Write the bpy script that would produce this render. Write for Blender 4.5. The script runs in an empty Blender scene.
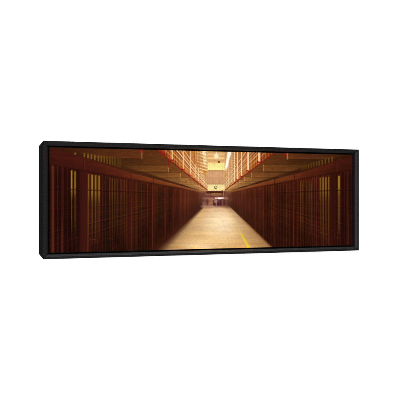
# A black-framed panoramic print of an old cell-block corridor, hung on a white wall.
import bpy, bmesh, math
import numpy as np
from mathutils import Vector, Matrix

S = 0.4                      # metres per frame height
FW, FH, FD = 3.045, 1.0, 0.58      # outer frame width, height, depth (x S)
REC = 0.06                   # how far the print sits behind the frame's front
PL, PR, PT = 0.060, 0.040, 0.050   # print margins left, right, top/bottom
CZ = 1.5                     # height of the picture's centre
scene = bpy.context.scene
COL = scene.collection

# ------------------------------------------------------------------ camera
F_PX = 632.0
yaw = math.atan2(0.308, 0.951)
ux = np.array([math.cos(yaw), math.sin(yaw)])
nx = np.array([-ux[1], ux[0]])
CAM = np.array([-1.906, -5.471])
cam_d = bpy.data.cameras.new("camera")
cam_d.sensor_width = 36.0
cam_d.lens = F_PX / 400.0 * 36.0
cam_d.clip_start = 0.01
cam_d.clip_end = 100.0
cam = bpy.data.objects.new("camera", cam_d)
COL.objects.link(cam)
cam.location = (CAM[0] * S, CAM[1] * S, CZ)
cam.rotation_euler = (math.radians(90), 0, -yaw)
scene.camera = cam

# ------------------------------------------------------------------ helpers
def new_mat(name):
    m = bpy.data.materials.new(name)
    m.use_nodes = True
    nt = m.node_tree
    return m, nt, nt.nodes["Principled BSDF"]

def node(nt, t, **kw):
    n = nt.nodes.new(t)
    for k, v in kw.items():
        setattr(n, k, v)
    return n

def link_mesh(name, bm, mat, parent=None):
    me = bpy.data.meshes.new(name)
    bmesh.ops.recalc_face_normals(bm, faces=bm.faces)
    bm.to_mesh(me)
    bm.free()
    me.materials.append(mat)
    o = bpy.data.objects.new(name, me)
    COL.objects.link(o)
    if parent:
        o.parent = parent
    return o

# ------------------------------------------------------------------ materials
def mat_frame(name, rough, spec):
    m, nt, b = new_mat(name)
    tc = node(nt, "ShaderNodeTexCoord")
    mp = node(nt, "ShaderNodeMapping")
    mp.inputs["Scale"].default_value = (18, 60, 60)
    nz = node(nt, "ShaderNodeTexNoise")
    nz.inputs["Scale"].default_value = 6.0
    nz.inputs["Detail"].default_value = 6.0
    cr = node(nt, "ShaderNodeValToRGB")
    cr.color_ramp.elements[0].position = 0.3
    cr.color_ramp.elements[0].color = (FRAME_LO, FRAME_LO, FRAME_LO * 1.02, 1)
    cr.color_ramp.elements[1].position = 0.75
    cr.color_ramp.elements[1].color = (FRAME_HI, FRAME_HI * 1.01, FRAME_HI * 1.03, 1)
    bp = node(nt, "ShaderNodeBump")
    bp.inputs["Strength"].default_value = 0.06
    bp.inputs["Distance"].default_value = 0.001
    nt.links.new(tc.outputs["Object"], mp.inputs["Vector"])
    nt.links.new(mp.outputs["Vector"], nz.inputs["Vector"])
    nt.links.new(nz.outputs["Fac"], cr.inputs["Fac"])
    nt.links.new(cr.outputs["Color"], b.inputs["Base Color"])
    nt.links.new(nz.outputs["Fac"], bp.inputs["Height"])
    nt.links.new(bp.outputs["Normal"], b.inputs["Normal"])
    b.inputs["Roughness"].default_value = rough
    b.inputs["Specular IOR Level"].default_value = spec
    return m

def mat_wall():
    m, nt, b = new_mat("white_wall_paint")
    tc = node(nt, "ShaderNodeTexCoord")
    nz = node(nt, "ShaderNodeTexNoise")
    nz.inputs["Scale"].default_value = 220.0
    nz.inputs["Detail"].default_value = 4.0
    bp = node(nt, "ShaderNodeBump")
    bp.inputs["Strength"].default_value = 0.05
    bp.inputs["Distance"].default_value = 0.0005
    nt.links.new(tc.outputs["Object"], nz.inputs["Vector"])
    nt.links.new(nz.outputs["Fac"], bp.inputs["Height"])
    nt.links.new(bp.outputs["Normal"], b.inputs["Normal"])
    b.inputs["Base Color"].default_value = (0.9, 0.9, 0.9, 1)
    b.inputs["Roughness"].default_value = 0.9
    b.inputs["Specular IOR Level"].default_value = 0.1
    return m

def mat_board():
    m, nt, b = new_mat("dark_backing_board")
    nz = node(nt, "ShaderNodeTexNoise")
    nz.inputs["Scale"].default_value = 90.0
    cr = node(nt, "ShaderNodeValToRGB")
    cr.color_ramp.elements[0].color = (0.002, 0.002, 0.002, 1)
    cr.color_ramp.elements[1].color = (0.005, 0.005, 0.005, 1)
    nt.links.new(nz.outputs["Fac"], cr.inputs["Fac"])
    nt.links.new(cr.outputs["Color"], b.inputs["Base Color"])
    b.inputs["Roughness"].default_value = 0.9
    b.inputs["Specular IOR Level"].default_value = 0.05
    return m

def mat_print():
    m, nt, b = new_mat("printed_canvas")
    at = node(nt, "ShaderNodeVertexColor", layer_name="ink")
    tc = node(nt, "ShaderNodeTexCoord")
    w1 = node(nt, "ShaderNodeTexWave", wave_type='BANDS', bands_direction='X')
    w2 = node(nt, "ShaderNodeTexWave", wave_type='BANDS', bands_direction='Z')
    for w in (w1, w2):
        w.inputs["Scale"].default_value = 420.0
        w.inputs["Distortion"].default_value = 0.6
        nt.links.new(tc.outputs["Object"], w.inputs["Vector"])
    ad = node(nt, "ShaderNodeMath", operation='ADD')
    nt.links.new(w1.outputs["Fac"], ad.inputs[0])
    nt.links.new(w2.outputs["Fac"], ad.inputs[1])
    bp = node(nt, "ShaderNodeBump")
    bp.inputs["Strength"].default_value = 0.05
    bp.inputs["Distance"].default_value = 0.0003
    nt.links.new(ad.outputs[0], bp.inputs["Height"])
    nt.links.new(bp.outputs["Normal"], b.inputs["Normal"])
    nt.links.new(at.outputs["Color"], b.inputs["Base Color"])
    b.inputs["Roughness"].default_value = 0.8
    b.inputs["Specular IOR Level"].default_value = 0.0
    return m

FRAME_LO, FRAME_HI = 0.006, 0.0135
PRINT_GAIN = 1.0 / 1.6       # ink reflectance = wanted brightness x this
M_LIP = mat_frame("rubbed_black_lip", 0.4, 0.5)
M_FRAME, M_WALL, M_BOARD, M_PRINT = mat_frame("black_painted_wood", 0.7, 0.0), mat_wall(), mat_board(), mat_print()

# ------------------------------------------------------------------ the printed picture
def sm(a, b, x):
    t = np.clip((x - a) / (b - a), 0, 1)
    return t * t * (3 - 2 * t)

def band(x, a, b, s=0.4):
    return sm(a - s, a + s, x) * (1 - sm(b - s, b + s, x))

def hash2(i, j, k):
    h = np.sin(i * 127.1 + j * 311.7 + k * 74.7) * 43758.5453
    return h - np.floor(h)

def vnoise(x, y, k=0):
    xi, yi = np.floor(x), np.floor(y)
    fx, fy = x - xi, y - yi
    fx, fy = fx * fx * (3 - 2 * fx), fy * fy * (3 - 2 * fy)
    a, b = hash2(xi, yi, k), hash2(xi + 1, yi, k)
    c, d = hash2(xi, yi + 1, k), hash2(xi + 1, yi + 1, k)
    return (a * (1 - fx) + b * fx) * (1 - fy) + (c * (1 - fx) + d * fx) * fy

def fbm(x, y, k=0, o=4):
    r, a, t = 0, 0.5, 0
    for i in range(o):
        r = r + a * vnoise(x * 2 ** i, y * 2 ** i, k + i)
        t += a
        a *= 0.55
    return r / t - 0.5

class Picture:
    def __init__(self, X, Y):
        self.X, self.Y = X, Y
        self.c = np.zeros(X.shape + (3,))
    def put(self, mask, col):
        m = np.clip(mask, 0, 1)[..., None]
        self.c = self.c * (1 - m) + np.asarray(col, float) * m
    def mul(self, f):
        self.c = self.c * (f[..., None] if f.ndim == 2 else f)
    def add(self, mask, col):
        self.c = self.c + mask[..., None] * np.asarray(col, float)
    def seg(self, x0, y0, x1, y1, w, col, a=1.0, s=0.35, w1=None):
        X, Y = self.X, self.Y
        dx, dy = x1 - x0, y1 - y0
        L = dx * dx + dy * dy
        t = np.clip(((X - x0) * dx + (Y - y0) * dy) / L, 0, 1)
        d = np.hypot(X - x0 - t * dx, Y - y0 - t * dy)
        ww = w if w1 is None else w + (w1 - w) * t
        self.put(a * (1 - sm(ww / 2 - s, ww / 2 + s, d)), col)
    def vbar(self, x, w, y0, y1, col, a=1.0, fade0=0.6, fade1=0.6, s=0.35):
        X, Y = self.X, self.Y
        m = (1 - sm(w / 2 - s, w / 2 + s, np.abs(X - x)))
        m = m * sm(y0 - fade0, y0 + fade0, Y) * (1 - sm(y1 - fade1, y1 + fade1, Y))
        self.put(a * m, col)
    def blob(self, x, y, rx, ry, col, a=1.0, s=0.5):
        d = np.hypot((self.X - x) / rx, (self.Y - y) / ry)
        self.put(a * (1 - sm(1 - s, 1 + s, d)), col)

def paint(X, Y):
    P = Picture(X, Y)
    VX, VY = 215.5, 195.0
    side = np.where(X < VX, -1.0, 1.0)
    d = np.maximum(np.abs(X - VX), 0.5)
    T = (VY - Y) / d                       # slope above (+) or below (-) eye level
    left, right = X < VX, X >= VX
    G = fbm(X * 0.9, Y * 0.9, 3)
    # ---- cell fronts, both sides -------------------------------------------------
    near = sm(60, 150, d)
    far = 1 - sm(8, 45, d)
    base = np.zeros(P.c.shape)
    stops = [(8, (112, 66, 52)), (20, (92, 44, 28)), (40, (80, 34, 18)), (65, (74, 30, 15)), (85, (64, 25, 13)),
             (110, (52, 21, 13)), (135, (48, 17, 12)), (170, (46, 15, 12))]
    for k in range(3):
        base[..., k] = np.interp(d, [s[0] for s in stops], [s[1][k] for s in stops])
    P.c = base
    # brighter just under the beam, darker to the floor
    P.mul(1.0 + 0.18 * sm(-0.05, 0.17, T) - 0.30 * sm(0.10, 0.75, -T) * (1 - near * 0.55))
    # barred fronts in perspective: narrow lit bars over dark openings
    K = 4735.0
    sp = d * d / K
    ph = K / d + (side > 0) * 0.21
    jit = hash2(np.floor(ph + .5), side, 5)
    prof = np.maximum(np.cos(ph * 2 * math.pi), 0) ** 2.2
    vis = sm(0.75, 1.5, sp)
    P.mul(1 + vis * (0.62 * prof * (0.55 + 0.8 * jit) - 0.15))
    ph2 = K / 2.9 / d
    P.mul(1 + sm(0.8, 1.6, sp * 2.9) * (1 - vis * .7) * (0.36 * np.maximum(np.cos(ph2 * 2 * math.pi), 0) ** 1.6 * (.5 + hash2(np.floor(ph2 + .5), side, 6)) - .15))
    # each bay of cells is a little lighter or darker than the next
    bay = np.floor((1 / d - np.where(left, 0.00784, 0.00876)) / 0.00402)
    P.mul(1 + (hash2(bay, side, 9) - .5) * .26 * sm(25, 50, d))
    # dark cell interiors behind the bars, between cross rails
    cell = ((1 / d - np.where(left, 0.00784, 0.00876)) / 0.00402) % 1.0
    P.mul(1 - band(cell, .34, .80, .05) * band(T, -.62, .15, .02) * .14 * sm(22, 45, d))
    # irregular vertical streaks (bars seen through bars)
    st = fbm(X * 0.75, Y * 0.035, 11, 4)
    P.mul(1 + st * 0.20 * sm(14, 40, d))
    P.mul(1 + fbm(X * 0.07, Y * 0.06, 21, 3) * 0.45)
    # horizontal cross bars running to the vanishing point
    for t0, a in ((0.052, 0.14), (-0.09, 0.26), (-0.15, 0.16), (-0.225, 0.38), (-0.27, 0.16), (-0.31, 0.34), (-.40, .2), (-.52, .16), (0.035, -0.34), (-0.098, -0.24), (-0.19, -.16), (-.235, -.3), (-.32, -.28)):
        w = 0.42 / d
        m = np.exp(-((T - t0) / (w * 1.1)) ** 2) * sm(30, 90, d)
        P.mul(1 + m * a * (0.55 + 0.9 * vnoise(X * 0.35, Y * 0.02, 8)))
    # dado band near the ground, with soft marks
    P.add(sm(0.26, 0.31, -T) * (1 - sm(0.36, 0.42, -T)) * near * (0.5 + G), (8, 2, 1))
    # mullion posts between cells
    z0 = 0.0079
    for sgn, z_ph in ((-1, 0.00784), (1, 0.00876)):
        for i in range(0, 14):
            z = z_ph + i * 0.00402
            dd = 1 / z
            x = VX + sgn * dd
            w = max(0.5, 2.3 * dd / 125.0)
            hot = np.clip(0.85 - dd / 300, 0.3, 0.8)
            yb = VY - 0.185 * dd
            dk = x + sgn * w * 1.6
            P.vbar(dk, w * 2.6, yb, VY + 1.0 * dd, (52, 17, 12), 0.55 * min(1, dd / 60), 0.8, 2, 0.5)
            P.vbar(x, w, yb, VY + 0.2 * dd, (78, 30, 17), 0.55, 0.8, 14, 0.5)
            P.vbar(x - sgn * 0.2 * w, w * 0.7, VY + 0.05 * dd, VY + 0.9 * dd, (104, 44, 21), hot * min(1, dd / 70), 12, 6, 0.5)
    for x, w, c, a in ((53.2, 2.2, (92, 44, 16), 0.75), (62.5, 3.0, (66, 24, 16), 0.55), (347.5, 3.0, (70, 25, 17), 0.6),
                       (329.3, 2.0, (80, 30, 20), 0.4), (51.2, 1.0, (66, 26, 22), 0.7), (352, 1.2, (40, 12, 10), 0.6)):
        P.vbar(x, w, 165, 260, c, a, 2, 3, 0.6)
    P.vbar(62.0, 1.8, 222, 260, (94, 38, 20), 0.5, 14, 3, 0.6)
    P.vbar(348.5, 1.6, 215, 260, (84, 30, 20), 0.5, 14, 3, 0.6)
    P.vbar(83.9, 7.4, 169, 256, (62, 22, 15), 0.8, 1, 2, 0.8)
    P.vbar(81.0, 1.2, 169, 256, (50, 16, 12), 0.7, 1, 2, 0.8)
    P.vbar(87.6, 1.2, 185, 256, (92, 37, 20), 0.6, 18, 2, 0.6)
    P.vbar(78.0, 4.2, 169, 256, (36, 11, 9), 0.5, 1, 2, 1.2)
    P.vbar(66.4, 4.0, 168, 256, (36, 11, 9), 0.5, 1, 2, 1.2)
    P.vbar(333.0, 6.4, 172, 256, (54, 18, 13), 0.7, 1, 2, 0.8)
    P.vbar(342.6, 4.0, 172, 256, (34, 10, 9), 0.5, 1, 2, 1.2)
    # gilded light coming through the cell bars
    Yb = (144, 106, 20)
    def gold(x, w, y0, y1, a, c=Yb):
        P.vbar(x, w, y0, y1, c, a, 0.7, 7, 0.42)
        P.vbar(x, w * 0.75, y1 - 5, y1 + 34, (98, 68, 17), a * 0.8, 5, 18, 0.45)
    gold(71.6, 1.6, 170.3, 196, 0.95, (158, 122, 26)); gold(75.0, 1.5, 171.2, 195, 0.85)
    gold(88.7, 1.3, 174.0, 200, 0.7); gold(92.2, 1.7, 174.5, 200, 0.95, (152, 112, 18)); gold(95.6, 1.7, 175.0, 201, 0.9)
    gold(99.1, 1.6, 175.6, 200, 0.85)
    for x, a in ((109.6, .55), (112.2, .6), (114.9, .6), (117.6, .5), (121.2, .5), (124.0, .45), (126.2, .2)):
        gold(x, 1.2, 177.5 + (x - 109) * .17, 199, a, (112, 66, 18))
    gold(339.0, 2.0, 175.8, 195, 0.95, (160, 122, 22)); P.vbar(339.0, 1.2, 194, 226, (112, 70, 18), 0.6, 3, 14, .4)
    for x, a in ((320.3, .75), (323.0, .85), (325.9, .9), (328.6, .8)):
        gold(x, 1.4, 177.6 - (x - 320) * .1, 198, a, (146, 106, 18))
    for x, a in ((300.6, .6), (302.5, .55), (306.8, .4), (309.2, .5), (311.6, .55)):
        gold(x, 1.05, 182.0 - (x - 300) * .14, 199, a, (112, 76, 18))
    # a rail and dark gaps crossing the gold bars
    for sx0, sx1, t0 in ((66, 128, 0.0395), (300, 345, 0.0385)):
        m = band(X, sx0, sx1, 2) * np.exp(-((T - t0) * d / 0.55) ** 2)
        P.put(m * 0.75, (54, 20, 11))
    # crumbs of light near the floor
    for x, y, w, a in ((91.0, 239.2, 1.5, .6), (94.6, 239.6, 1.3, .7), (96.8, 240, .8, .4), (109.6, 238.6, .9, .6), (112, 238.9, .8, .55),
                       (72, 243, .8, .25), (321.5, 232.6, 1.2, .5), (324.3, 233.6, .8, .5), (326.6, 234.4, .8, .5), (338.2, 237.2, 1.1, .6)):
        P.seg(x - w, y - .15, x + w * .7, y + .25, .55, (150, 86, 42), a * .6, .4, .35)
        P.vbar(x, w * .8, y + .4, y + 4, (96, 46, 22), a * .35, .8, 2)
    # ---- gallery underside ------------------------------------------------------
    def red_y(x):
        xl = np.where(x < VX, 152 + 0.795 * (x - 159.5), 191 - 0.755 * (x - 223.8))
        return xl
    RY = red_y(X)
    slab_top = 0.285
    und = sm(0.0, 0.9, (T - 0.245) * d) * np.where(left, X < 208.2, X > 222.8)
    ucol = np.zeros(P.c.shape)
    us = [(8, (196, 146, 84)), (20, (156, 104, 52)), (40, (126, 80, 36)), (60, (112, 68, 30)), (85, (98, 54, 24)), (110, (78, 38, 18)), (140, (60, 24, 14)), (170, (54, 20, 13))]
    for k in range(3):
        ucol[..., k] = np.interp(d, [s[0] for s in us], [s[1][k] for s in us])
    und3 = np.clip(und, 0, 1)[..., None]
    P.c = P.c * (1 - und3) + ucol * und3
    # concrete cross beams under the gallery, painted from the farthest to the nearest
    for sgn, dists in ((-1, (112, 73.5, 46.9, 35.0, 27.2, 22.1, 18.4, 15.6, 13.4, 11.6)), (1, (106, 71.7, 47.8, 35.8, 28.5, 23.9, 20.7, 18.0, 15.8, 14.0, 12.4))):
        on = (left if sgn < 0 else right) * und
        for dd in reversed(dists):
            yb, yt = VY - 0.50 * dd, VY - 0.625 * dd
            inn = sm(-0.5, 0.5, d - dd)
            fall = np.interp(d / dd, (1.0, 1.5, 2.2, 3.5), (1.0, 0.84, 0.62, 0.5))
            fcol = np.array([np.interp(dd, (12, 20, 28, 36, 48, 72, 110), v) for v in
                             ((204, 180, 156, 136, 118, 98, 62), (148, 122, 100, 81, 67, 50, 24), (88, 66, 49, 37, 29, 23, 13))])
            m = on * inn * (1 - sm(yb - .45, yb + .45, Y))
            P.c = P.c * (1 - m[..., None]) + m[..., None] * fcol * fall[..., None]
            # thin light arris along the bottom edge, soft shade under it
            P.put(on * inn * band(Y, yb - .055 * dd ** .8, yb, .35) * .22 * fall, fcol * 1.25)
            m = on * inn * (1 - sm(yt - .5, yt + .5, Y))
            P.c = P.c * (1 - m[..., None]) + m[..., None] * (fcol * np.array((.84, .80, .78))) * fall[..., None]
            P.put(on * inn * band(Y, yt - .03 * dd, yt, .4) * .35, fcol * .62)
            P.put(on * sm(-.3, 1.2, d - dd) * np.exp(-np.maximum(Y - yb, 0) / (.05 * dd)) * (Y > yb) * .42, fcol * .55)
            P.seg(VX + sgn * (dd + .2), yt + .2, VX + sgn * (dd + .2), yb - .2, .02 * dd + .25, (214, 164, 98), .5 * min(1, 42 / dd), .4)
    P.mul(1 + und * fbm(X * 0.22, Y * 0.8, 31, 4) * 0.28)
    # shadow slot between soffit and beam
    slot = sm(0.258, 0.272, T) * (1 - sm(0.296, 0.33, T)) * sm(9, 30, d)
    P.put(slot * 0.75 * (0.7 + 0.6 * vnoise(X * 0.12, Y * 0.1, 4)), (58, 24, 12))
    # upper row of gold bars over the beam
    for i, x in enumerate((75.2, 84.4, 88.0, 91.4, 94.8, 98.4, 101.4, 104.3, 107.2, 109.9, 112.4, 115.0, 117.8, 120.2)):
        dd = VX - x
        yb = VY - 0.288 * dd
        yt = 153.0 + max(0, (x - 84)) * 0.155
        if i == 0: yt, yb = 152.6, 154.6
        P.vbar(x, 1.55 if i else 2.2, yt, yb, np.array((132, 96, 24)) * (1 - 0.012 * max(0, x - 95)), 0.85 - 0.009 * max(0, x - 90), 0.7, 0.7, 0.5)
    for i, x in enumerate((340.2, 332.2, 328.8, 325.4, 322.2, 319.2, 316.6, 313.8, 311.2, 308.6, 306.2, 304.0, 301.8)):
        dd = x - VX
        yb = VY - 0.283 * dd
        yt = yb - 5.6 + 0.02 * (340 - x)
        if i == 0: yt, yb = 159.6, 161.4
        P.vbar(x, 1.4 if i else 2.2, yt, yb, np.array((116, 80, 20)) * (1 - 0.010 * max(0, 322 - x)), 0.85 - 0.012 * max(0, 330 - x), 0.7, 0.7, 0.5)
    # painted steel beam along each side
    tb, bb = 0.283, 0.186
    beam = sm(-0.7, 0.7, (T - bb) * d) * (1 - sm(-0.7, 0.7, (T - (0.258 + 0.025 * sm(80, 125, d))) * d)) * sm(7, 12, d)
    bc = np.zeros(P.c.shape)
    bs = [(8, (150, 96, 66)), (18, (140, 82, 46)), (40, (122, 60, 28)), (70, (106, 48, 22)), (90, (86, 34, 18)), (120, (66, 24, 14)), (150, (60, 20, 14)), (170, (58, 20, 15))]
    for k in range(3):
        bc[..., k] = np.interp(d, [s[0] for s in bs], [s[1][k] for s in bs])
    b3 = np.clip(beam, 0, 1)[..., None]
    P.c = P.c * (1 - b3) + bc * b3
    P.mul(1 + beam * (0.24 * fbm(X * 0.10, Y * 0.5, 41, 4) + 0.10 * sm(0.2, 0.26, T)))
    for dd, sgn in ((132, -1), (84.5, -1), (62, -1), (120.5, 1), (79, 1), (59, 1)):
        P.vbar(VX + sgn * dd, 0.9, VY - 0.27 * dd, VY - 0.19 * dd, (56, 18, 12), 0.6, 0.6, 0.6)
        P.vbar(VX + sgn * dd + 1.1, 0.7, VY - 0.27 * dd, VY - 0.19 * dd, (112, 50, 26), 0.35, 0.6, 0.6)
    low = np.exp(-((T - bb) * d / 0.8) ** 2) * sm(14, 40, d)
    P.put(low * 0.55, (44, 14, 9))
    # ---- upper galleries (above the red rail) ------------------------------------
    up = sm(-0.7, 0.5, (RY - Y)) * np.where(left, (X > 148) * 1.0, (X < 285) * 1.0)
    uc = np.zeros(P.c.shape)
    gl = [(7, (212, 156, 100)), (14, (206, 142, 82)), (24, (190, 116, 56)), (36, (172, 94, 38)), (48, (154, 76, 28)), (62, (128, 58, 24))]
    for k in range(3):
        uc[..., k] = np.interp(d, [s[0] for s in gl], [s[1][k] for s in gl])
    u3 = np.clip(up, 0, 1)[..., None]
    P.c = P.c * (1 - u3) + uc * u3
    bars = np.cos(900 / d * 2 * math.pi) * sm(0.9, 1.8, d * d / 900) + fbm(X * 1.3, Y * 0.05, 51, 3) * 1.6
    P.mul(1 + up * 0.20 * bars)
    P.mul(1 + up * 0.22 * fbm(X * 0.5, Y * 0.4, 53, 3))
    # stacked gallery ledges near the far end
    led = up * left * band(X, 193, 207.8, 2.5) * (1 - sm(172, 177, Y + (X - 203) * 0.5))
    ph = (Y + (207 - X) * 0.30) / 3.1
    led = led * (.45 + 1.1 * vnoise(X * .45, Y * .7, 57)) * sm(194, 203, X)
    P.put(led * sm(0.1, 0.9, np.cos(ph * 2 * math.pi)) * 0.8, (254, 222, 152))
    P.put(led * sm(0.1, 0.9, -np.cos(ph * 2 * math.pi)) * 0.6, (190, 122, 58))
    P.blob(204.8, 171.9, 1.8, 1.3, (196, 110, 34), 0.75)
    xl = 203.3 + (Y - 150) * .12
    rag = vnoise(X * .9, Y * .8, 58)
    P.put(left * band(X - xl, -1.2, 2.6 - (Y - 150) * .06, .8) * (1 - sm(160, 172, Y)) * (.35 + .75 * rag), (255, 242, 198))
    for kx in (194.6, 196.9, 199.2, 201.0):
        P.vbar(kx, .55, 147, 160 + (kx - 194) * 1.2, (116, 62, 28), .4, 1, 3, .35)
        P.vbar(kx + .8, .5, 147, 158 + (kx - 194) * 1.2, (250, 216, 160), .5, 1, 3, .35)
    ledr = up * right * band(X, 225.5, 237, 2.2) * (1 - sm(168, 176, Y - (X - 228) * 0.2))
    ph = (Y - (X - 226) * 0.25) / 2.6
    P.put(ledr * sm(0, 1, np.cos(ph * 2 * math.pi)) * 0.45, (232, 190, 128))
    P.put(ledr * sm(0, 1, -np.cos(ph * 2 * math.pi)) * 0.35, (166, 108, 56))
    # far railings (below the ledges)
    fr = up * (d < 13) * sm(174, 178, Y)
    P.put(fr * 0.4 * sm(0, 1, np.cos((Y * 1.0 - d * 1.25) * 1.9)), (240, 204, 152))
    P.put(fr * 0.3 * sm(0, 1, -np.cos((Y * 1.0 - d * 1.25) * 1.9)), (170, 110, 70))
    # handrails converging on the vanishing point
    for tt, col, a in ((1.30, (246, 220, 172), .6), (1.18, (246, 216, 166), .85), (1.10, (232, 190, 134), .45), (1.02, (236, 190, 132), .7), (0.91, (222, 172, 116), .45)):
        for sgn in (-1, 1):
            far_d, near_d = 8.5, 62.0
            if sgn > 0: tt2 = tt * 0.96
            else: tt2 = tt
            P.seg(VX + sgn * far_d, VY + 1 - tt2 * far_d, VX + sgn * near_d, VY + 1 - tt2 * near_d, 0.55, col, a, 0.4, 1.5)
    for sgn in (-1, 1):
        P.seg(VX + sgn * 9, VY + 1 - 1.12 * 9, VX + sgn * 44, VY + 1 - 1.12 * 44, 0.4, (96, 48, 26), .55, 0.4, 1.2)
        P.seg(VX + sgn * 9, VY - 1.42 * 9, VX + sgn * 34, VY - 1.42 * 34, 0.5, (250, 226, 180), .6, 0.4, 1.0)
        P.seg(VX + sgn * 9, VY - 1.36 * 9, VX + sgn * 34, VY - 1.36 * 34, 0.4, (110, 60, 30), .4, 0.4, .8)
    # white standards of the railing
    for x, w in ((172.2, 1.3), (183.4, 1.15), (190.5, 1.0), (195.2, .8), (198.6, .7), (201.2, .6), (203.2, .5), (204.8, .45)):
        P.vbar(x, w, 140 if x < 192 else 164 + (x - 195) * 1.1, red_y(np.array(x)) - 0.6, (248, 214, 162), .78, 1, .8, .35)
    for x, w in ((259.2, 2.0), (248.2, 1.7), (241.6, 1.2), (237.4, 1.0), (234.5, .8), (232.0, .7), (230, .6), (228.4, .5), (227, .4)):
        P.vbar(x, w, 140, red_y(np.array(x)) - 0.6, (252, 226, 184), .9, 1, .8, .35)
        P.vbar(x + w * .65, w * .4, 140, red_y(np.array(x)) - 0.6, (176, 104, 52), .5, 1, .8, .35)
    # red toe rail with its clamps
    for x0, x1 in ((152, 207.6), (284, 223.8)):
        y0, y1 = float(red_y(np.array(float(x0)))), float(red_y(np.array(float(x1))))
        P.seg(x0, y0, x1, y1, 1.7, (126, 40, 22), .8, .45, .7)
        P.seg(x0, y0 + .9, x1, y1 + .4, .8, (92, 26, 16), .5, .4, .3)
    for x, r in ((170.8, 1.9), (182.4, 1.6), (189.6, 1.25), (194.4, 1.0), (198, .8), (200.6, .65), (202.6, .5)):
        y = float(red_y(np.array(x)))
        P.seg(x - r * .8, y - .9, x + r * .9, y - .7, r * .9, (156, 20, 22), .9, .4)
        P.vbar(x - r * .7, r * .45, y, y + r * 2.4, (128, 26, 18), .6, .5, .8)
    P.vbar(168.6, 1.0, 161, 167.5, (146, 22, 18), .85, .5, .6)
    P.seg(160.5, 151.5, 164.5, 154.8, 3.0, (150, 26, 20), .8, .6)
    for x, r in ((259.8, 1.9), (248.4, 1.6), (242, 1.3), (237.6, 1.0), (234.6, .8), (232.0, .7), (229.6, .55)):
        y = float(red_y(np.array(x))) + (-.6 if x > 245 else 0)
        P.seg(x - r * .9, y - 1.0, x + r * .8, y - .6, r * .95, (146, 26, 26), .85, .4)
    P.seg(140.0, 150.0, 143.4, 152.3, 2.2, (148, 30, 22), .8, .5)
    P.blob(284.8, 155.2, 1.6, 1.7, (150, 24, 24), .85, .5)
    P.vbar(287.2, .9, 153, 159, (216, 156, 92), .6, .5, 1)
    # ---- the far end ----------------------------------------------------------------
    cx0, cx1 = 207.6, 224.6
    cen = band(X, cx0, cx1, 0.5)
    P.put(cen * (Y < 163.5), (236, 188, 124))
    P.mul(1 + cen * (Y < 163.3) * (0.10 * np.cos(Y * 1.55) + 0.08 * fbm(X * .6, Y * .9, 61, 3)))
    P.put(cen * band(Y, 140, 154.2, .5) * .55, (206, 150, 90))
    P.put(cen * band(Y, 152.6, 153.4, .4) * .5, (250, 214, 150))
    P.put(cen * band(Y, 160.6, 162.4, .6) * .5, (204, 146, 84))
    P.blob(216.3, 156.2, 2.2, 2.2, (255, 246, 206), .95, .7)
    P.vbar(216.3, 1.2, 145, 156, (255, 238, 190), .7, .5, 1)
    P.blob(218.9, 162.0, 1.2, 1.0, (96, 44, 20), .85, .5)
    P.put(cen * band(Y, 163.3, 170.4, .45), (252, 241, 158))
    P.put(cen * band(Y, 163.3, 166, .6) * .35, (246, 220, 132))
    P.vbar(214.7, .6, 163, 165.5, (220, 170, 100), .5)
    P.put(cen * band(Y, 170.3, 171.6, .4) * .8, (176, 112, 66))
    P.put(cen * band(Y, 171.3, 184.8, .4), (214, 162, 116))
    P.mul(1 + cen * band(Y, 171.3, 184.6, .4) * (.10 * fbm(X * .5, Y * .7, 63, 3) - .05 * sm(174, 184, Y)))
    P.put(cen * band(Y, 177.4, 178.3, .4) * .35, (180, 122, 80))
    for kx in (209.6, 212.4, 215.9, 219.3, 222.4):
        P.vbar(kx, .4, 171.6, 184, (176, 120, 80), .3, .5, .5, .3)
        P.vbar(kx, .35, 163.6, 170, (214, 180, 96), .35, .5, .5, .3)
    P.put(cen * band(Y, 166.7, 167.1, .25) * .4, (220, 186, 100))
    P.put(cen * band(Y, 183.4, 184.6, .4) * .4, (186, 130, 84))
    P.put(cen * band(Y, 184.6, 191.2, .4), (246, 226, 160))
    P.mul(1 + cen * band(Y, 184.6, 191.0, .4) * .16 * fbm(X * .5, Y * .7, 65, 3))
    P.put(cen * band(Y, 189.6, 191.2, .5) * .35, (226, 180, 112))
    r = np.hypot(X - 215.7, (Y - 187.2))
    P.put((1 - sm(1.1, 1.9, r)), (104, 82, 54))
    P.put((1 - sm(.7, 1.3, r + .25 * (Y > 187.6))), (240, 226, 178))
    P.put(band(r, 1.15, 1.6, .3) * (Y > 187.3), (80, 56, 34))
    # bright clerestory strip on the right
    xs = 229.6 - (Y - 151) * 0.205
    ws = 3.7 - (Y - 151) * 0.075
    wr = ws * (.82 + .5 * vnoise(X * .15, Y * 1.1, 66))
    P.put(band(X - xs, -ws / 2, wr / 2, .6) * (1 - sm(167, 172.5, Y)), (255, 246, 222))
    P.put(band(X - xs, -ws / 2 + .4, ws * .1, .5) * (1 - sm(166, 170, Y)) * .8, (255, 254, 250))
    P.put(band(X - xs - ws * .75, -.5, .7, .5) * band(Y, 151, 172, 1) * .5 * sm(-.2, .8, np.cos(Y * 3.0)), (210, 150, 90))
    # lintel and the hazy crowd below it
    low_end = band(X, 206.8, 224.4, 1.2)
    P.put(band(X, 203, 228, 3) * band(Y, 191.2, 206.5, .7) * .85, (112, 62, 48))
    P.put(low_end * band(Y, 191.1, 193.2, .4) * .95, (76, 26, 18))
    P.put(band(X, 211.2, 222.2, .8) * band(Y, 193.3, 195.5, .5) * .9, (164, 116, 78))
    P.put(band(X, 211.2, 222.2, .8) * band(Y, 194.0, 194.6, .3) * .4, (120, 76, 48))
    P.vbar(222.2, .9, 190, 197, (92, 40, 24), .8, .6, .8)
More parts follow.
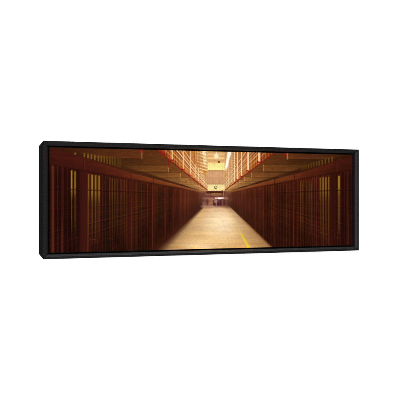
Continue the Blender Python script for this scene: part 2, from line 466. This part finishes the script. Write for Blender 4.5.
    P.vbar(223.7, .8, 191, 197, (190, 140, 92), .75, .6, .8)
    P.put(low_end * band(Y, 195.8, 197.4, .4) * .7, (112, 50, 40))
    P.put(band(X, 204, 227, 2) * band(Y, 196.9, 198.4, .6) * (.35 + .8 * fbm(X * .7, Y * .8, 71, 3)), (184, 128, 112))
    for hx, hy, hw, hh, ha in ((206.5, 198.6, 3.4, 1.0, .5), (204.6, 203.0, 2.2, 2.2, .4), (209, 206.2, 5.5, 1.2, .6), (212.8, 199.6, 2.2, .9, .55),
                               (203.5, 206.5, 2.4, 1.6, .4), (212.5, 203.8, 1.6, 2.2, .45), (226.0, 198.5, 2.2, 1.2, .4), (207.5, 194.6, 2.5, .8, .3)):
        P.blob(hx, hy, hw, hh, (200, 150, 124), ha, .8)
    P.seg(215.5, 198.2, 223.6, 198.0, 1.3, (250, 226, 220), .9, .6)
    P.blob(219.8, 198.3, 2.4, .9, (255, 246, 240), .9, .5)
    P.seg(208, 199.2, 213, 198.6, .6, (226, 180, 156), .6, .35)
    P.seg(206.5, 204.0, 212.5, 205.2, .6, (210, 164, 140), .5, .4)
    P.blob(210.2, 201.4, 2.2, 2.6, (170, 112, 62), .75, .6)
    P.blob(210.0, 203.2, 1.6, .8, (196, 138, 78), .6, .7)
    P.blob(215.8, 201.4, 1.6, 2.0, (176, 134, 132), .7, .7)
    P.blob(214.7, 204.4, 1.6, 1.6, (66, 26, 30), .8, .6)
    P.blob(219.4, 203.4, 2.6, 2.9, (70, 30, 34), .85, .6)
    P.blob(217.8, 201.6, .8, 1.0, (172, 120, 116), .5, .7)
    P.blob(222.7, 203.6, 1.6, 2.6, (92, 44, 42), .7, .6)
    P.blob(221.3, 202.2, .5, 1.6, (160, 104, 98), .5, .7)
    P.blob(206.5, 201.0, 2.6, 3.0, (96, 50, 44), .5, .8)
    # people and fittings at the end of the hall, soft with the long exposure
    for px_, py_, hh_, cc_ in ((205.2, 199.6, 6.2, (132, 86, 78)), (207.4, 200.2, 5.6, (84, 42, 38)), (211.9, 199.8, 5.4, (146, 100, 88)), (213.6, 200.6, 5.2, (78, 36, 36)),
                               (216.2, 200.2, 5.6, (196, 158, 152)), (217.9, 200.6, 5.6, (58, 22, 26)), (219.6, 200.0, 6.0, (104, 60, 60)), (220.9, 200.8, 5.4, (52, 20, 24)),
                               (222.6, 200.2, 5.4, (134, 84, 78)), (224.4, 199.8, 5.8, (70, 32, 30)), (226.0, 200.4, 4.6, (110, 62, 54))):
        P.vbar(px_, 1.0, py_ + .4, py_ + hh_, cc_, .55, .5, .9, .4)
        P.blob(px_, py_ - .1, .5, .55, np.array(cc_) * .8 + 30, .55, .5)
    for fx in (206.0, 209.2, 214.3, 217.2, 225.4):
        P.vbar(fx, .45, 191.5, 199.5, (150, 100, 78), .45, .6, .8, .3)
    P.put(band(X, 204, 227, 1) * band(Y, 204.6, 205.2, .4) * .3, (72, 34, 30))
    # ---- floor ----------------------------------------------------------------------
    # (depth below eye level drives the colour along the corridor)
    fy = Y
    le = 201.8 - (Y - 208.0) * 1.06
    re = 229.8 + (Y - 206.6) / 0.985
    sl = 1.2 + 0.15 * np.maximum(Y - 204, 0)
    sr = 0.8 + 0.06 * np.maximum(Y - 204, 0)
    fm = sm(-sl, sl * 1.1, X - le - sl * .6) * (1 - sm(-sr, sr, X - re)) * sm(204.3, 209.2, Y + .8 * (vnoise(X * .5, Y * .3, 86) - .5))
    fcs = [(205, (186, 136, 100)), (208, (206, 158, 114)), (212, (224, 182, 130)), (219, (234, 196, 142)), (229, (232, 192, 136)), (240, (230, 184, 124)), (248, (228, 178, 116)), (254, (222, 168, 104))]
    fc = np.zeros(P.c.shape)
    for k in range(3):
        fc[..., k] = np.interp(Y, [q[0] for q in fcs], [q[1][k] for q in fcs])
    # worn concrete: broad polished patches, faint scuffs, small pits
    u = (X - VX) / np.maximum(Y - VY, 3)
    zf = 60.0 / np.maximum(Y - VY, 3)
    pits = vnoise(u * 70, zf * 60, 87)
    tone = 1 + .13 * fbm(u * 3.2, zf * 5, 81, 5) + .12 * fbm(X * .04, Y * .42, 83, 3) + .07 * fbm(u * 22, zf * 26, 85, 4) - .07 * sm(.80, .95, pits) * sm(214, 230, Y)
    lat = (X - (le + re) / 2) / np.maximum((re - le) / 2, 1)
    tone = tone * (1 - .24 * sm(.20, 1.05, -lat) * sm(209, 232, Y) - .20 * sm(.45, 1.0, lat))
    fc = fc * tone[..., None]
    warm = sm(.1, 1.0, np.abs(lat))[..., None]
    fc = fc * (1 - warm * np.array((.02, .07, .13)))
    hi = np.exp(-((X - 222) / 15) ** 2 - ((Y - 224) / 15) ** 2)
    fc = fc + hi[..., None] * np.array((20, 32, 44))
    hi2 = np.exp(-((X - 196) / 18) ** 2 - ((Y - 246) / 6) ** 2)
    fc = fc + hi2[..., None] * np.array((24, 32, 36))
    # slab joints, running across and along the corridor, and a few hairline cracks
    for zz in (211.6, 217.6, 227.2, 243.5):
        wob = .35 * (vnoise(X * .25, Y * 0 + zz, 88) - .5)
        fc = fc * (1 - .055 * np.exp(-((Y - zz + wob - .012 * (X - 215)) / (.22 + .006 * (Y - 205))) ** 2))[..., None]
    for uu in (-.42, .28):
        fc = fc * (1 - .04 * np.exp(-((u - uu + .006 * (vnoise(Y * .6, Y * 0, 89) - .5)) * (Y - VY) / .32) ** 2) * sm(212, 226, Y))[..., None]
    for cx, cy, ang, ln in ((196, 237, .35, 13), (223, 232, -.5, 9), (209, 245, .15, 14)):
        tt = (X - cx) * math.cos(ang) + (Y - cy) * math.sin(ang)
        nn = -(X - cx) * math.sin(ang) + (Y - cy) * math.cos(ang) + 1.6 * (vnoise(tt * .45, tt * 0, int(cx)) - .5)
        fc = fc * (1 - .06 * np.exp(-(nn / .22) ** 2) * band(tt, -ln / 2, ln / 2, 2))[..., None]
    f3 = np.clip(fm, 0, 1)[..., None]
    # soft dark shoulder at the wall base
    P.put(sm(-14, 0, X - le) * (X < le + 4) * sm(208, 225, Y) * .5, (70, 30, 16))
    P.c = P.c * (1 - f3) + fc * f3
    # reflections of the far light in the polished floor
    P.put(band(X, 209, 224, 3) * band(Y, 206.5, 211, 2) * .25, (236, 204, 158))
    # grey-tan gutter on the right beside the cells
    P.put(sm(0, 1, (X - (re - 6.5 * (Y - 206) / 40))) * fm * .45 * sm(212, 225, Y), (176, 120, 74))
    # yellow line
    P.seg(241.0, 233.8, 251.6, 253.0, 1.3, (238, 208, 44), .88, .45, 3.7)
    P.put(sm(.62, .8, vnoise(X * 1.3, Y * .9, 93)) * (P.c[..., 2] < 90) * (P.c[..., 0] > 200) * band(Y, 230, 254, .5) * .4, (226, 184, 104))
    P.blob(248.3, 246.6, 1.5, 1.2, (255, 234, 50), .45, .8)
    P.seg(233.5, 219.5, 241, 233.5, .3, (240, 206, 96), .22, .4, 1.3)
    # film grain
    P.mul(1 + .05 * (fbm(X * 2.4, Y * 2.4, 91, 2)))
    P.mul(np.repeat((1 + .02 * fbm(X * 2.0, Y * 2.0, 95, 2))[..., None], 3, 2))
    return np.clip(P.c, 3, 255)

def build_print(parent):
    NU, NV = 1180, 380
    a0, a1 = -FW / 2 + PL, FW / 2 - PR
    z1, z0 = FH / 2 - PT, -FH / 2 + PT
    a = np.linspace(a0, a1, NU)
    z = np.linspace(z1, z0, NV)
    A, Z = np.meshgrid(a, z)
    # picture coordinates: the reproduction's own drafting grid, taken from the photographed print
    rx, ry = A - CAM[0], REC - CAM[1]
    pu = rx * ux[0] + ry * ux[1]
    dep0 = None
    Xc = rx * ux[0] + ry * nx[0]
    Yc = rx * ux[1] + ry * nx[1]
    X = 200 + F_PX * Xc / Yc
    Y = 200 - F_PX * Z / Yc
    rgb = paint(X, Y) / 255.0
    lin = np.where(rgb <= 0.04045, rgb / 12.92, ((rgb + 0.055) / 1.055) ** 2.4)
    lin = np.clip(lin * PRINT_GAIN, 0, 0.95)
    # pad by one ring: the canvas wrapped round its stretcher
    A = np.pad(A, 1, mode='edge'); Z = np.pad(Z, 1, mode='edge')
    D = np.pad(np.full((NV, NU), REC), 1, constant_values=REC + 0.09)
    C = np.pad(lin, ((1, 1), (1, 1), (0, 0)), mode='edge')
    h, w = A.shape
    co = np.stack([A * S, D * S, Z * S + CZ], -1).reshape(-1, 3)
    idx = np.arange(h * w).reshape(h, w)
    quads = np.stack([idx[:-1, :-1], idx[1:, :-1], idx[1:, 1:], idx[:-1, 1:]], -1).reshape(-1, 4)
    me = bpy.data.meshes.new("canvas_print")
    me.vertices.add(h * w)
    me.vertices.foreach_set("co", co.astype(np.float32).ravel())
    nq = len(quads)
    me.loops.add(nq * 4)
    me.loops.foreach_set("vertex_index", quads.astype(np.int32).ravel())
    me.polygons.add(nq)
    me.polygons.foreach_set("loop_start", np.arange(0, nq * 4, 4, dtype=np.int32))
    me.update(calc_edges=True)
    at = me.color_attributes.new("ink", 'FLOAT_COLOR', 'POINT')
    rgba = np.ones((h * w, 4), np.float32)
    rgba[:, :3] = C.reshape(-1, 3)
    at.data.foreach_set("color", rgba.ravel())
    me.materials.append(M_PRINT)
    me.validate()
    o = bpy.data.objects.new("canvas_print", me)
    COL.objects.link(o)
    o.parent = parent
    o.matrix_parent_inverse = parent.matrix_world.inverted()
    return o

# ------------------------------------------------------------------ frame
root = bpy.data.objects.new("framed_print", None)
root.empty_display_size = 0.1
COL.objects.link(root)
root.location = (0, FD * S, CZ - FH * S / 2)
root["label"] = "long black box-framed canvas print of a dim prison corridor on a white wall"
root["category"] = "framed picture"
bpy.context.view_layer.update()

# moulding section: (inset from the outer edge, depth behind the front)
e = 0.004
SECTION = [(0.0, FD), (0.0, e), (e * .35, e * .35), (e, 0.0), (0.021, 0.0), (0.0225, 0.0012), (0.037, 0.018), (0.038, 0.022),
           (0.038, FD - 0.02), (0.034, FD)]

def rail(axis, sgn):
    """one mitred length of moulding; axis 0 = runs along x, 1 = runs along z"""
    bm = bmesh.new()
    cut = 0.0009
    rings = []
    for end in (-1, 1):
        ring = []
        for ins, dep in SECTION:
            if axis == 0:
                x = end * (FW / 2 - ins - cut)
                zz = sgn * (FH / 2 - ins)
            else:
                x = sgn * (FW / 2 - ins)
                zz = end * (FH / 2 - ins - cut)
            ring.append(bm.verts.new((x * S, dep * S, zz * S + CZ)))
        rings.append(ring)
    n = len(SECTION)
    for i in range(n):
        j = (i + 1) % n
        f = bm.faces.new((rings[0][i], rings[0][j], rings[1][j], rings[1][i]))
        f.material_index = 1 if i in (4, 5, 6) else 0
    bm.faces.new(rings[0]); bm.faces.new(rings[1])
    o = link_mesh("frame_rail", bm, M_FRAME)
    o.data.materials.append(M_LIP)
    o.parent = root
    o.matrix_parent_inverse = root.matrix_world.inverted()
    return o

for ax, sg in ((0, 1), (0, -1), (1, -1), (1, 1)):
    rail(ax, sg)

bm = bmesh.new()
bmesh.ops.create_cube(bm, size=1.0)
for v in bm.verts:
    v.co = Vector((v.co.x * (FW - 0.077) * S, (REC + 0.115 + v.co.y * 0.03) * S, v.co.z * (FH - 0.077) * S + CZ))
board = link_mesh("backing_board", bm, M_BOARD)
board.parent = root
board.matrix_parent_inverse = root.matrix_world.inverted()
build_print(root)

# ------------------------------------------------------------------ wall
bm = bmesh.new()
vs = []
wy = FD * S + 0.001
for x, zz in ((-5, 0), (7, 0), (7, 4.2), (-5, 4.2)):
    vs.append((bm.verts.new((x, wy, zz)), bm.verts.new((x, wy + 0.12, zz))))
bm.faces.new([v[0] for v in vs]); bm.faces.new([v[1] for v in reversed(vs)])
for i in range(4):
    j = (i + 1) % 4
    bm.faces.new((vs[i][0], vs[i][1], vs[j][1], vs[j][0]))
wall = link_mesh("wall", bm, M_WALL)
wall["kind"] = "structure"

# ------------------------------------------------------------------ light: studio softboxes
def softbox(name, loc, target, size, power):
    l = bpy.data.lights.new(name, 'AREA')
    l.shape = 'RECTANGLE'
    l.size, l.size_y = size
    l.energy = power
    o = bpy.data.objects.new(name, l)
    COL.objects.link(o)
    o.location = loc
    o.rotation_euler = (Vector(target) - Vector(loc)).to_track_quat('-Z', 'Y').to_euler()
    return o

# the key stands right behind the camera, so what shade the deep frame throws stays hidden behind it
tgt = Vector((0.0, 0.1, CZ))
kd = (Vector((CAM[0] * S, CAM[1] * S, CZ)) - tgt).normalized()
softbox("softbox_key", tgt + kd * 4.4 + Vector((0, 0, 0.05)), tgt, (0.55, 0.55), 270)
softbox("softbox_overhead", (0.3, -0.9, 4.4), (0.1, 0.2, 1.5), (3.0, 1.4), 26)

w = bpy.data.worlds.new("World")
scene.world = w
w.use_nodes = True
bg = w.node_tree.nodes["Background"]
bg.inputs["Color"].default_value = (1, 1, 1, 1)
bg.inputs["Strength"].default_value = 0.2

vs_ = scene.view_settings
vs_.view_transform = 'Standard'
vs_.look = 'None'
vs_.exposure = 0.0
vs_.gamma = 1.0
